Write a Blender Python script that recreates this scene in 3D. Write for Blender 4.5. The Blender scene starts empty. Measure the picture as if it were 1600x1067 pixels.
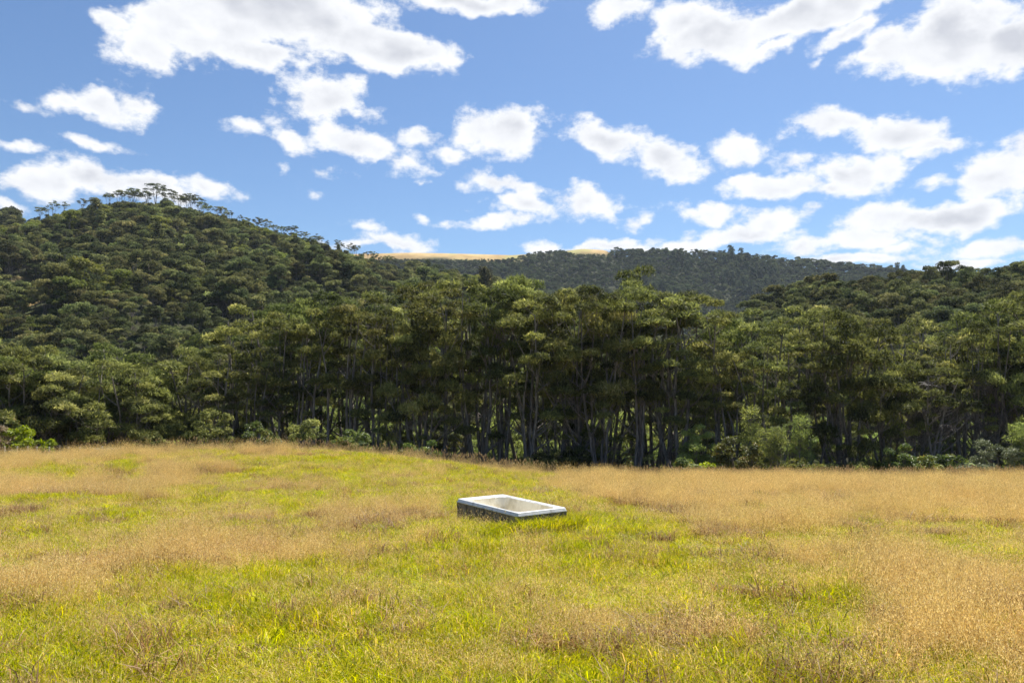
import bpy, bmesh, math, random
import numpy as np
from mathutils import Vector, Matrix

R = math.radians
sc = bpy.context.scene
COL = sc.collection
rng = np.random.default_rng(7)
random.seed(7)

# ------------------------------------------------------------------ camera
F = 1170.0                      # focal length in pixels of a 1600 px wide frame
PITCH = math.atan(71.5 / F)
EYE = 1.7
cam_d = bpy.data.cameras.new('camera')
cam = bpy.data.objects.new('camera', cam_d)
COL.objects.link(cam)
cam_d.lens = 36.0 * F / 1600.0
cam_d.sensor_width = 36.0
cam_d.clip_start = 0.1
cam_d.clip_end = 8000
cam.location = (0, 0, EYE)
cam.rotation_euler = (R(90) + PITCH, 0, 0)
sc.camera = cam

SUN_EL, SUN_AZ = 61.0, 32.0     # degrees; azimuth clockwise from +Y (into the picture, a little to the right)
sun_d = bpy.data.lights.new('sun', 'SUN')
sun_d.energy = 5.0
sun_d.angle = R(0.5)
sun_d.color = (1.0, 0.95, 0.87)
sun = bpy.data.objects.new('sun', sun_d)
COL.objects.link(sun)
_s = Vector((math.sin(R(SUN_AZ)) * math.cos(R(SUN_EL)), math.cos(R(SUN_AZ)) * math.cos(R(SUN_EL)), math.sin(R(SUN_EL))))
sun.rotation_euler = _s.to_track_quat('Z', 'Y').to_euler()
sun.location = (0, 0, 60)

sc.view_settings.view_transform = 'Standard'
sc.view_settings.look = 'None'
sc.view_settings.gamma = 1
sc.view_settings.exposure = 0.95
sc.cycles.use_denoising = True
sc.cycles.max_bounces = 6
sc.cycles.diffuse_bounces = 2
sc.cycles.glossy_bounces = 2
sc.cycles.transmission_bounces = 4
sc.cycles.volume_bounces = 0
sc.cycles.caustics_reflective = False
sc.cycles.caustics_refractive = False


def px_dir(px, row):
    """direction seen at a pixel of the photograph (used to survey where things stand)"""
    x = (px - 800.0) / F
    y = (533.5 - row) / F
    c, s = math.cos(PITCH), math.sin(PITCH)
    return np.array([x, c - y * s, s + y * c])


# ------------------------------------------------------------------ world: sky and cumulus
CLOUDS = [  # x, y, rx, ry, tilt
    (440, 15, 190, 66, 0), (285, 55, 105, 44, 8), (350, 40, 110, 40, 5),  (235, 78, 62, 34, 0), (590, 72, 118, 48, 10), (400, 84, 80, 30, 0), (185, 38, 46, 16, 15), (655, 88, 62, 32, 5),
    (508, 150, 66, 42, 0), (550, 178, 40, 14, 5), (385, 203, 40, 13, 0), (452, 212, 42, 22, 25), (560, 230, 86, 31, 12), (630, 255, 40, 15, 5), (648, 218, 40, 16, -5), (702, 241, 34, 15, 5),
    (785, 205, 76, 43, 0), (165, 162, 72, 28, 8), (216, 166, 30, 27, 0), (95, 150, 32, 17, 0), (36, 161, 38, 10, 5), (150, 224, 56, 14, 3), (14, 226, 32, 10, 0),
    (60, 284, 66, 32, 0), (150, 280, 76, 31, 0), (240, 290, 76, 22, 12), (325, 294, 58, 16, 12), (8, 320, 44, 10, 0),
    (447, 264, 12, 7, 0), (503, 271, 22, 8, 0), (488, 298, 16, 9, 20), (660, 288, 12, 6, 0), (575, 352, 24, 9, 15), (622, 379, 62, 14, 0), (560, 383, 46, 8, 0), (660, 343, 12, 5, 0), (730, 325, 12, 5, 0),
    (785, 290, 72, 18, 8), (820, 322, 62, 20, 10), (775, 347, 74, 11, 0), (911, 314, 50, 28, 0), (990, 342, 34, 14, 0),
    (950, 216, 76, 28, 14), (1040, 246, 66, 30, 18), (1058, 268, 44, 20, 0),
    (735, 8, 115, 20, 0), (975, 14, 52, 30, 0), (1120, 62, 104, 46, 0), (1075, 32, 58, 40, 0), (1270, 22, 175, 33, -9), (1210, 76, 58, 15, -15), (1325, 50, 62, 20, -20), (1475, 62, 140, 66, 0), (1590, 72, 92, 52, 0), (1360, 88, 46, 16, -15), (1278, 95, 14, 5, 0),
    (1300, 190, 74, 20, 5), (1400, 204, 94, 28, 9), (1455, 226, 62, 18, 5), (1155, 240, 52, 29, 0), (1242, 252, 40, 17, 0), (1330, 268, 62, 30, 15), (1385, 262, 40, 42, 0), (1205, 294, 92, 24, 4), (1300, 300, 46, 15, 0),
    (1560, 270, 78, 42, 0), (1586, 226, 36, 22, 0), (1460, 293, 30, 13, 0), (1105, 335, 58, 18, 5), (1195, 350, 58, 22, 0), (1160, 372, 92, 16, 3), (1270, 330, 24, 10, 0),
    (1370, 345, 92, 26, 0), (1500, 340, 120, 24, -3), (1350, 370, 80, 17, 0), (1460, 370, 30, 13, 0), (1410, 388, 60, 10, 0), (1540, 386, 78, 18, 0),
    (950, 384, 95, 11, -3), (858, 386, 42, 9, 0), (1080, 384, 62, 9, 0), (1260, 384, 70, 12, 0), (1320, 405, 130, 10, 3), (1490, 412, 100, 9, 0),
    # beyond the frame, so that the sky goes on
    (-160, 60, 130, 50, 0), (-120, 230, 110, 32, 0), (1760, 180, 120, 50, 0), (1790, 330, 140, 30, 0), (300, -160, 260, 70, 0), (1200, -150, 240, 70, 5),
]
world = bpy.data.worlds.new('World')
sc.world = world
world.use_nodes = True
wt = world.node_tree
wt.nodes.clear()


def N(t, typ, **kw):
    n = t.nodes.new(typ)
    for k, v in kw.items():
        setattr(n, k, v)
    return n


def val(t, sock, v):
    if hasattr(v, 'is_output') or isinstance(v, bpy.types.NodeSocket):
        t.links.new(v, sock)
    else:
        sock.default_value = v


def M2(t, op, a, b=None, c=None, clamp=False):
    n = N(t, 'ShaderNodeMath', operation=op, use_clamp=clamp)
    val(t, n.inputs[0], a)
    if b is not None: val(t, n.inputs[1], b)
    if c is not None: val(t, n.inputs[2], c)
    return n.outputs[0]


def ramp(t, x, a, b, lo=0.0, hi=1.0, smooth=True):
    n = N(t, 'ShaderNodeMapRange', clamp=True)
    n.interpolation_type = 'SMOOTHSTEP' if smooth else 'LINEAR'
    val(t, n.inputs['Value'], x)
    n.inputs['From Min'].default_value = a
    n.inputs['From Max'].default_value = b
    n.inputs['To Min'].default_value = lo
    n.inputs['To Max'].default_value = hi
    return n.outputs['Result']


def mixc(t, f, a, b):
    n = N(t, 'ShaderNodeMix', data_type='RGBA')
    val(t, n.inputs[0], f)
    val(t, n.inputs[6], a)
    val(t, n.inputs[7], b)
    return n.outputs[2]


def noise(t, vec, scale, detail=4, rough=.5, out=0, dist=0.0):
    n = N(t, 'ShaderNodeTexNoise')
    if vec is not None: t.links.new(vec, n.inputs['Vector'])
    n.inputs['Scale'].default_value = scale
    n.inputs['Detail'].default_value = detail
    n.inputs['Roughness'].default_value = rough
    n.inputs['Distortion'].default_value = dist
    return n.outputs[out]


tc = N(wt, 'ShaderNodeTexCoord')
sep = N(wt, 'ShaderNodeSeparateXYZ')
wt.links.new(tc.outputs['Generated'], sep.inputs[0])
az = M2(wt, 'ARCTAN2', sep.outputs[0], sep.outputs[1])
el = M2(wt, 'ARCSINE', sep.outputs[2])
cmb = N(wt, 'ShaderNodeCombineXYZ')
wt.links.new(az, cmb.inputs[0]); wt.links.new(el, cmb.inputs[1])
P = cmb.outputs[0]
# warp so that no outline stays an ellipse
wn = N(wt, 'ShaderNodeTexNoise'); wt.links.new(P, wn.inputs['Vector'])
wn.inputs['Scale'].default_value = 17; wn.inputs['Detail'].default_value = 3
ws = N(wt, 'ShaderNodeVectorMath', operation='SUBTRACT'); wt.links.new(wn.outputs['Color'], ws.inputs[0]); ws.inputs[1].default_value = (.5, .5, .5)
wm = N(wt, 'ShaderNodeVectorMath', operation='MULTIPLY_ADD'); wt.links.new(ws.outputs[0], wm.inputs[0]); wm.inputs[1].default_value = (.055, .04, 0); wt.links.new(P, wm.inputs[2])
PW = wm.outputs[0]


def azel(px, row):
    d = px_dir(px, row); d = d / np.linalg.norm(d)
    return math.atan2(d[0], d[1]), math.asin(d[2])


D = None
for ci_, (cx, cy, rx, ry, tilt) in enumerate(CLOUDS):
    if ci_ and ci_ % 6 == 0:      # make the next few wait for the ones before: keeps the shader's stack small
        ch = N(wt, 'ShaderNodeVectorMath', operation='ADD')
        cx3 = N(wt, 'ShaderNodeCombineXYZ'); wt.links.new(M2(wt, 'MULTIPLY', D, 1e-7), cx3.inputs[2])
        wt.links.new(PW, ch.inputs[0]); wt.links.new(cx3.outputs[0], ch.inputs[1]); PW = ch.outputs[0]
    a0, e0 = azel(cx, cy)
    a1, _ = azel(cx + 10, cy)
    _, e1 = azel(cx, cy - 10)
    mp = N(wt, 'ShaderNodeMapping', vector_type='TEXTURE')
    wt.links.new(PW, mp.inputs['Vector'])
    mp.inputs['Location'].default_value = (a0, e0, 0)
    mp.inputs['Rotation'].default_value = (0, 0, -R(tilt))
    mp.inputs['Scale'].default_value = (rx * (a1 - a0) / 10, ry * (e1 - e0) / 10, 1)
    ln = N(wt, 'ShaderNodeVectorMath', operation='LENGTH')
    wt.links.new(mp.outputs[0], ln.inputs[0])
    # keep distance in a common unit: small clouds get thinner
    dv = ln.outputs['Value']
    kk = min(max(math.sqrt(rx * ry) / 46.0, .30), 1.5)
    dv = M2(wt, 'MULTIPLY_ADD', dv, kk, -kk)
    D = dv if D is None else M2(wt, 'SMOOTH_MIN', D, dv, 0.12)
mpn = N(wt, 'ShaderNodeMapping'); wt.links.new(P, mpn.inputs['Vector']); mpn.inputs['Scale'].default_value = (1, 1.5, 1)
n1 = noise(wt, mpn.outputs[0], 21, 9, .64)
n2 = noise(wt, mpn.outputs[0], 9, 2, .5)
dens = M2(wt, 'SUBTRACT', .02, D)
dens = M2(wt, 'ADD', dens, M2(wt, 'MULTIPLY', M2(wt, 'SUBTRACT', n1, .5), 2.1))
mask = ramp(wt, dens, -0.13, 0.42)
# small ragged scraps in the open sky
n3 = noise(wt, mpn.outputs[0], 13, 8, .62)
wisp = M2(wt, 'MULTIPLY', ramp(wt, n3, .66, .82), ramp(wt, D, 1.6, .2))
mask = M2(wt, 'MAXIMUM', mask, M2(wt, 'MULTIPLY', wisp, .6))
# shade: thick middles and bases are greyer, lit from above
mpu = N(wt, 'ShaderNodeMapping'); wt.links.new(P, mpu.inputs['Vector']); mpu.inputs['Scale'].default_value = (1, 1.5, 1); mpu.inputs['Location'].default_value = (0.0, -0.016, 0)
n1u = noise(wt, mpu.outputs[0], 24, 5, .55)
lit = M2(wt, 'SUBTRACT', n1u, n1)
thick = ramp(wt, dens, .22, 1.2)
gn = M2(wt, 'MULTIPLY', thick, ramp(wt, n2, .36, .66, .25, 1.0))
gn = M2(wt, 'ADD', gn, M2(wt, 'MULTIPLY', lit, 1.1))
cc = mixc(wt, ramp(wt, gn, 0, 1, 0, 1, False), (6.6, 6.7, 6.9, 1), (4.3, 4.45, 4.9, 1))
sky = N(wt, 'ShaderNodeTexSky', sky_type='NISHITA')
sky.sun_disc = False
sky.sun_elevation = R(SUN_EL)
sky.sun_rotation = R(SUN_AZ)
sky.altitude = 100
sky.air_density = 1.0
sky.dust_density = 0.6
sky.ozone_density = 2.0
skm = N(wt, 'ShaderNodeVectorMath', operation='MULTIPLY')
wt.links.new(sky.outputs[0], skm.inputs[0]); skm.inputs[1].default_value = (0.62, 0.74, 0.86)
bg = N(wt, 'ShaderNodeBackground'); bg.inputs['Strength'].default_value = 0.08
wt.links.new(mixc(wt, mask, skm.outputs[0], cc), bg.inputs['Color'])
wo = N(wt, 'ShaderNodeOutputWorld'); wt.links.new(bg.outputs[0], wo.inputs['Surface'])


# ------------------------------------------------------------------ helpers
def tag(o, label=None, cat=None, group=None, kind=None):
    if label: o['label'] = label
    if cat: o['category'] = cat
    if group: o['group'] = group
    if kind: o['kind'] = kind
    return o


def empty(name, loc=(0, 0, 0), rz=0.0, s=1.0):
    o = bpy.data.objects.new(name, None)
    COL.objects.link(o)
    o.location = loc
    o.rotation_euler = (0, 0, rz)
    o.scale = (s, s, s) if not hasattr(s, '__len__') else s
    o.empty_display_size = .3
    return o


def mesh_np(name, V, T, mat_idx=None, mats=(), attrs=None, smooth=False):
    """triangles or quads (all the same size) from numpy arrays"""
    me = bpy.data.meshes.new(name)
    V = np.ascontiguousarray(V, dtype=np.float32); T = np.ascontiguousarray(T, dtype=np.int32)
    k = T.shape[1]
    me.vertices.add(len(V)); me.vertices.foreach_set('co', V.ravel())
    me.loops.add(T.size); me.loops.foreach_set('vertex_index', T.ravel())
    me.polygons.add(len(T)); me.polygons.foreach_set('loop_start', np.arange(0, T.size, k, dtype=np.int32))
    me.polygons.foreach_set('loop_total', np.full(len(T), k, dtype=np.int32))
    for m in mats: me.materials.append(m)
    if mat_idx is not None: me.polygons.foreach_set('material_index', mat_idx.astype(np.int32))
    for an, (dom, arr) in (attrs or {}).items():
        a = me.attributes.new(an, 'FLOAT', dom); a.data.foreach_set('value', arr.astype(np.float32))
    me.update(calc_edges=True)
    if smooth: me.polygons.foreach_set('use_smooth', np.ones(len(T), dtype=bool))
    me.validate()
    return me


def add_mesh_obj(name, me, parent=None, loc=None):
    o = bpy.data.objects.new(name, me)
    COL.objects.link(o)
    if parent is not None: o.parent = parent
    if loc is not None: o.location = loc
    return o


def bm_obj(name, bm, mat, parent=None, smooth=False):
    me = bpy.data.meshes.new(name)
    bmesh.ops.recalc_face_normals(bm, faces=bm.faces)
    bm.to_mesh(me); bm.free()
    me.materials.append(mat)
    if smooth:
        me.polygons.foreach_set('use_smooth', np.ones(len(me.polygons), dtype=bool))
    return add_mesh_obj(name, me, parent)


def vnoise(x, y, seed=0):
    """value noise, numpy"""
    xi = np.floor(x).astype(np.int64); yi = np.floor(y).astype(np.int64)
    fx = x - xi; fy = y - yi
    fx = fx * fx * (3 - 2 * fx); fy = fy * fy * (3 - 2 * fy)

    def h(a, b):
        n = (a * 374761393 + b * 668265263 + seed * 974711) & 0xffffffff
        n = ((n ^ (n >> 13)) * 1274126177) & 0xffffffff
        return ((n ^ (n >> 16)) & 0xffff) / 65535.0
    return (h(xi, yi) * (1 - fx) + h(xi + 1, yi) * fx) * (1 - fy) + (h(xi, yi + 1) * (1 - fx) + h(xi + 1, yi + 1) * fx) * fy


def fbm(x, y, seed=0, o=4):
    s = 0; a = .5; t = 0
    for i in range(o):
        s = s + a * vnoise(x * 2 ** i, y * 2 ** i, seed + i * 7); t += a; a *= .5
    return s / t


def sstep(a, b, x):
    t = np.clip((x - a) / (b - a), 0, 1)
    return t * t * (3 - 2 * t)


# ------------------------------------------------------------------ terrain
def crest(tbl):
    us, rs = [], []
    for px, row in tbl:
        d = px_dir(px, row); us.append(d[0] / d[1]); rs.append(d[2] / d[1])
    return np.array(us), np.array(rs)


C_LEFT = crest([(-900, 420), (-500, 395), (-200, 370), (0, 357), (60, 344), (120, 331), (190, 320), (250, 319), (300, 328), (400, 356), (500, 384), (600, 414), (650, 430), (700, 448), (800, 480), (900, 515), (1000, 550), (1150, 600)])
C_FAR = crest([(-900, 400), (300, 400), (560, 396), (640, 394), (700, 395), (800, 398), (860, 394), (910, 388), (945, 390), (965, 400), (1050, 402), (1130, 405), (1200, 412), (1300, 422), (1400, 431), (1500, 440), (1600, 446), (2400, 440)])
C_RIGHT = crest([(850, 640), (950, 600), (1050, 570), (1120, 535), (1200, 498), (1250, 480), (1300, 471), (1400, 464), (1500, 457), (1560, 448), (1600, 440), (1750, 425), (2200, 405)])


def layer(X, Y, tab, Yc, Y0, zb, fall=.3, amp=4.0, seed=3, fs=45.0, power=1.0):
    u = X / np.maximum(Y, 1.0)
    ratio = np.interp(u, tab[0], tab[1])
    zc = EYE + ratio * Yc
    t = np.clip((Y - Y0) / (Yc - Y0), 0, 1)
    s = t ** power
    z = zb + (zc - zb) * s
    z = z + amp * np.sin(np.pi * t) * 2 * (fbm(X / fs, Y / fs, seed, 3) - .5)
    z = np.where(Y > Yc, zc - (Y - Yc) * fall, z)
    return np.maximum(z, zb - 5)


def height(X, Y):
    X = np.asarray(X, float); Y = np.asarray(Y, float)
    Yf = np.clip(Y, -30, 62)
    z = -0.045 * Yf - 0.00066 * Yf * np.abs(Yf)
    # mound on the left, its crest about 36 m out
    m = 1.40 * np.exp(-((Y - 37) / 10.0) ** 2) * (1 - sstep(-11, 7, X)) * (1 - .35 * sstep(-14, -26, X))
    z = z + m
    z = z - .00030 * np.clip(Y, 0, 62) ** 2
    z = z + .20 * np.exp(-((X - .1) ** 2 + (Y - 12.3) ** 2) / 5.0)      # slight rise where the tub stands
    # swells of the meadow
    near = 1 - sstep(48, 62, Y)
    z = z + near * (.22 * (fbm(X / 7 + 3, Y / 5, 11, 3) - .5) + .05 * (fbm(X * .9, Y * .9, 12, 2) - .5))
    z = z - 3.2 * sstep(56, 95, Y)
    far = Y > 60
    zl = layer(X, Y, C_LEFT, 380, 96, -9, .30, 13, 3, 52, .92)
    zf = layer(X, Y, C_FAR, 820, 480, -20, .05, 10, 5, 120)
    zr = layer(X, Y, C_RIGHT, 170, 71, -8.8, .12, 2.5, 9, 30)
    zz = np.maximum(np.maximum(zl, zf), zr)
    return np.where(far, np.maximum(z, zz), z)


def ground_at(px, row, ymax=900):
    d = px_dir(px, row)
    Y = np.concatenate([np.linspace(2, 60, 900), np.linspace(60, ymax, 1500)])
    t = Y / d[1]
    X = d[0] * t; Z = EYE + d[2] * t
    k = np.argmax(height(X, Y) >= Z)
    return X[k], Y[k]


def col_x(px, Y):
    d = px_dir(px, 600)
    return d[0] / d[1] * Y


def row_z(px, row, Y):
    d = px_dir(px, row)
    return EYE + d[2] / d[1] * Y


# where the sward is green: x, row, half width, half height in the survey, weight
GREEN = [(170, 1010, 300, 75, 1.0), (420, 960, 200, 40, .7), (600, 1010, 220, 50, .8), (430, 792, 130, 12, .8), (640, 790, 110, 10, .6), (720, 806, 60, 12, .8),
         (1000, 858, 230, 42, 1.1), (900, 930, 120, 45, .9), (1350, 850, 120, 16, .9), (650, 915, 160, 26, .6), (560, 716, 190, 9, .8), (120, 749, 70, 5, .8),
         (40, 713, 70, 4, .9), (880, 806, 90, 14, 1.0), (1060, 1040, 70, 22, .7), (1480, 895, 100, 10, .5), (370, 717, 70, 5, .7), (1290, 786, 80, 7, .7), (230, 905, 140, 22, .5), (1590, 985, 40, 16, .6), (860, 748, 120, 5, .4), (1080, 935, 80, 30, .7), (350,1040,400,40,.5)]
STRAW = [(300, 765, 420, 22, .9), (230, 860, 330, 32, .9), (1480, 780, 260, 28, 1.0), (1350, 990, 260, 75, 1.1), (640, 880, 150, 16, .7), (1150, 780, 200, 14, .8), (560, 960, 70, 24, .9), (820, 900, 120, 14, .6), (1560, 860, 90, 25, .5)]


def blobs(lst):
    out = []
    for px, row, rx, ry, w in lst:
        x, y = ground_at(px, row)
        _, ya = ground_at(px, row + ry)
        _, yb = ground_at(px, max(row - ry, 742 if px > 900 else 712))
        out.append((x, y, max(rx * y / F, .3), max(abs(yb - ya) / 2, .5), w))
    return out


GB, SB = blobs(GREEN), blobs(STRAW)


def greenness(X, Y):
    g = .0 + 2.7 * (fbm(X / 2.2, Y / 3.0, 21, 4) - .5) + 1.5 * (fbm(X / .7, Y / .7, 31, 3) - .5)
    for x, y, a, b, w in GB: g = g + w * .8 * np.exp(-((X - x) / a) ** 2 - ((Y - y) / b) ** 2)
    for x, y, a, b, w in SB: g = g - w * .62 * np.exp(-((X - x) / a) ** 2 - ((Y - y) / b) ** 2)
    return g


# ------------------------------------------------------------------ materials
def mat(name):
    m = bpy.data.materials.new(name); m.use_nodes = True
    t = m.node_tree; t.nodes.clear()
    return m, t


def attr(t, name, typ='GEOMETRY'):
    n = N(t, 'ShaderNodeAttribute', attribute_type=typ); n.attribute_name = name
    return n.outputs['Fac']


def leaf_mat(name, cols, trans=.35, rough=.5, hue=.03, valv=.35, spec=.3):
    """cols: list of (pos, rgb) along the per-leaf tone"""
    m, t = mat(name)
    cr = N(t, 'ShaderNodeValToRGB')
    t.links.new(attr(t, 'tone'), cr.inputs[0])
    while len(cr.color_ramp.elements) > 1: cr.color_ramp.elements.remove(cr.color_ramp.elements[0])
    cr.color_ramp.elements[0].position = cols[0][0]; cr.color_ramp.elements[0].color = (*cols[0][1], 1)
    for p, c in cols[1:]:
        e = cr.color_ramp.elements.new(p); e.color = (*c, 1)
    oi = N(t, 'ShaderNodeObjectInfo')
    h = N(t, 'ShaderNodeHueSaturation')
    t.links.new(cr.outputs[0], h.inputs['Color'])
    t.links.new(ramp(t, oi.outputs['Random'], 0, 1, .5 - hue, .5 + hue, False), h.inputs['Hue'])
    r2 = M2(t, 'FRACT', M2(t, 'MULTIPLY', oi.outputs['Random'], 7.31))
    t.links.new(ramp(t, r2, 0, 1, 1 - valv, 1 + valv, False), h.inputs['Value'])
    pb = N(t, 'ShaderNodeBsdfPrincipled')
    pb.inputs['Roughness'].default_value = rough
    pb.inputs['Specular IOR Level'].default_value = spec
    t.links.new(h.outputs[0], pb.inputs['Base Color'])
    tr = N(t, 'ShaderNodeBsdfTranslucent')
    h2 = N(t, 'ShaderNodeHueSaturation'); h2.inputs['Saturation'].default_value = 1.12; h2.inputs['Value'].default_value = 1.3
    t.links.new(h.outputs[0], h2.inputs['Color'])
    t.links.new(h2.outputs[0], tr.inputs['Color'])
    mx = N(t, 'ShaderNodeMixShader'); mx.inputs[0].default_value = trans
    t.links.new(pb.outputs[0], mx.inputs[1]); t.links.new(tr.outputs[0], mx.inputs[2])
    o = N(t, 'ShaderNodeOutputMaterial'); t.links.new(mx.outputs[0], o.inputs['Surface'])
    return m


def simple_mat(name, c1, c2, scale=3, rough=.8, detail=5, bump=0.0, stretch=(1, 1, 1), lo=.35, hi=.65, spec=.3):
    m, t = mat(name)
    tcn = N(t, 'ShaderNodeTexCoord'); mp = N(t, 'ShaderNodeMapping'); mp.inputs['Scale'].default_value = stretch
    t.links.new(tcn.outputs['Object'], mp.inputs[0])
    nz = noise(t, mp.outputs[0], scale, detail, .6)
    pb = N(t, 'ShaderNodeBsdfPrincipled'); pb.inputs['Roughness'].default_value = rough
    pb.inputs['Specular IOR Level'].default_value = spec
    t.links.new(mixc(t, ramp(t, nz, lo, hi), (*c1, 1), (*c2, 1)), pb.inputs['Base Color'])
    if bump:
        b = N(t, 'ShaderNodeBump'); b.inputs['Strength'].default_value = bump; b.inputs['Distance'].default_value = .02
        t.links.new(nz, b.inputs['Height']); t.links.new(b.outputs[0], pb.inputs['Normal'])
    o = N(t, 'ShaderNodeOutputMaterial'); t.links.new(pb.outputs[0], o.inputs['Surface'])
    return m


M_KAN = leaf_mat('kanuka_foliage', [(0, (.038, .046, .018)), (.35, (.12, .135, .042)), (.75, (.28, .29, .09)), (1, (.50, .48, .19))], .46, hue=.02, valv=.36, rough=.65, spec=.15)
M_UNDER = leaf_mat('understorey_foliage', [(0, (.10, .12, .04)), (.4, (.24, .28, .08)), (1, (.44, .47, .16))], .5, hue=.02, valv=.3, rough=.6, spec=.2)
M_HILL = leaf_mat('hill_foliage', [(0, (.035, .042, .020)), (.4, (.105, .118, .046)), (.8, (.24, .245, .09)), (1, (.42, .40, .16))], .34, hue=.03, valv=.45, rough=.7, spec=.1)
M_FARF = leaf_mat('ridge_foliage', [(0, (.035, .05, .022)), (.5, (.09, .11, .048)), (1, (.19, .20, .08))], .25, hue=.02, valv=.4, rough=.7, spec=.1)
M_DEAD = leaf_mat('dead_twig_foliage', [(0, (.06, .05, .048)), (.5, (.13, .105, .10)), (1, (.22, .19, .17))], .12, hue=.01, valv=.15)
M_LIME = leaf_mat('lime_foliage', [(0, (.12, .17, .02)), (.5, (.26, .33, .03)), (1, (.42, .48, .06))], .45, hue=.01, valv=.1)
M_SHRUB = leaf_mat('shrub_foliage', [(0, (.06, .08, .025)), (.5, (.14, .17, .045)), (.85, (.25, .25, .06)), (1, (.32, .22, .07))], .35, hue=.03, valv=.25)
M_GREY = leaf_mat('grey_shrub_foliage', [(0, (.09, .11, .055)), (.5, (.19, .21, .11)), (1, (.33, .34, .2))], .3, hue=.01, valv=.15)
M_FERN = leaf_mat('fern_foliage', [(0, (.08, .12, .03)), (.6, (.2, .27, .07)), (1, (.33, .38, .13))], .42, hue=.02, valv=.25)
M_DRY = leaf_mat('dry_shrub_foliage', [(0, (.12, .085, .05)), (.5, (.24, .18, .10)), (1, (.38, .30, .18))], .2, hue=.01, valv=.1)
M_BARK = simple_mat('kanuka_bark', (.10, .086, .075), (.30, .26, .23), 3.0, .9, 4, 0, (4, 4, .5))
M_BARKD = simple_mat('grey_dead_bark', (.17, .145, .13), (.36, .32, .29), 3.0, .9, 4, 0, (4, 4, .5))
M_GREEN = leaf_mat('green_grass', [(0, (.11, .145, .008)), (.25, (.34, .36, .008)), (.62, (.62, .57, .010)), (.8, (.62, .50, .06)), (1, (.60, .44, .18))], .5, hue=.015, valv=.2, rough=.45, spec=.25)
M_STRAW = leaf_mat('dry_grass', [(0, (.19, .11, .045)), (.3, (.38, .25, .10)), (.65, (.70, .51, .195)), (1, (.90, .73, .38))], .38, hue=.008, valv=.2, rough=.55, spec=.2)
M_BROWN = leaf_mat('brown_grass', [(0, (.11, .06, .03)), (.4, (.26, .15, .075)), (.8, (.45, .29, .14)), (1, (.45, .42, .08))], .35, hue=.01, valv=.2)
M_HEAD = leaf_mat('seed_head_grass', [(0, (.20, .13, .07)), (.5, (.40, .28, .15)), (1, (.6, .46, .27))], .3, hue=.01, valv=.2)

# ground sheet
m, t = mat('ground')
geo = N(t, 'ShaderNodeNewGeometry')
na = noise(t, geo.outputs['Position'], 6.0, 6, .65)
nb = noise(t, geo.outputs['Position'], .35, 5, .6)
thatch = mixc(t, ramp(t, na, .35, .65), (.09, .052, .020, 1), (.32, .21, .085, 1))
grn = mixc(t, ramp(t, na, .35, .65), (.08, .085, .010, 1), (.27, .26, .016, 1))
meadow = mixc(t, attr(t, 'green'), thatch, grn)
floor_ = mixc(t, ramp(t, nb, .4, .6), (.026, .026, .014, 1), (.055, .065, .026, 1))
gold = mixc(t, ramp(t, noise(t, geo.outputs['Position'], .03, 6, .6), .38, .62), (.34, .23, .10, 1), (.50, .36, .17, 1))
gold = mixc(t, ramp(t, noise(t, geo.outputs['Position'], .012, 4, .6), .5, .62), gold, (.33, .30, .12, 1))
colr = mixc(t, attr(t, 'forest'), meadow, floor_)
colr = mixc(t, attr(t, 'gold'), colr, gold)
pb = N(t, 'ShaderNodeBsdfPrincipled'); pb.inputs['Roughness'].default_value = .95; pb.inputs['Specular IOR Level'].default_value = .1
t.links.new(colr, pb.inputs['Base Color'])
o_ = N(t, 'ShaderNodeOutputMaterial'); t.links.new(pb.outputs[0], o_.inputs['Surface'])
M_GROUND = m


def gold_mask(X, Y):
    u = X / np.maximum(Y, 1)
    px = 800 + F * u
    g = sstep(796, 806, Y + 14 * (fbm(X / 40, Y / 40, 77, 3) - .5)) * sstep(480, 540, px) * (1 - sstep(805, 835, px))
    g2 = sstep(798, 808, Y) * sstep(880, 895, px) * (1 - sstep(945, 955, px))
    # open clay patches on the left hill
    p = np.exp(-((px - 80) / 42) ** 2 - ((Y - 196) / 10) ** 2) * 1.6
    p2 = np.exp(-((px - 30) / 22) ** 2 - ((Y - 205) / 8) ** 2) * 1.2
    return np.clip(g + g2 + sstep(.45, .8, p) + sstep(.5, .8, p2), 0, 1)


def build_ground():
    def sym(a): return np.concatenate([-a[::-1], a[1:]])
    xs = sym(np.concatenate([np.arange(0, 48, .6), np.arange(48, 380, 4.0), np.arange(380, 1700, 24.0), np.arange(1700, 5200, 500)]))
    ys = np.concatenate([np.arange(-400, -30, 40), np.arange(-30, 64, .6), np.arange(64, 450, 3.0), np.arange(450, 1000, 8.0), np.arange(1000, 5000, 250)])
    X, Y = np.meshgrid(xs, ys)
    Z = height(X, Y)
    V = np.stack([X.ravel(), Y.ravel(), Z.ravel()], 1)
    nx, ny = len(xs), len(ys)
    i = np.arange(nx * ny).reshape(ny, nx)
    T = np.stack([i[:-1, :-1], i[:-1, 1:], i[1:, 1:], i[1:, :-1]], -1).reshape(-1, 4)
    Xr, Yr = V[:, 0], V[:, 1]
    g = 1 / (1 + np.exp(-4 * greenness(Xr, np.clip(Yr, -30, 60))))
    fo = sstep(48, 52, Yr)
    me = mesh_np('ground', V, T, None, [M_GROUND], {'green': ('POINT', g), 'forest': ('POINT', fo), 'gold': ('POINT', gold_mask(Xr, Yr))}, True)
    tag(add_mesh_obj('ground', me), 'rolling meadow and the forested hills beyond it', 'ground', kind='structure')


build_ground()


# ------------------------------------------------------------------ vegetation meshes
def unit(v): return v / np.maximum(np.linalg.norm(v, axis=-1, keepdims=True), 1e-9)


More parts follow.
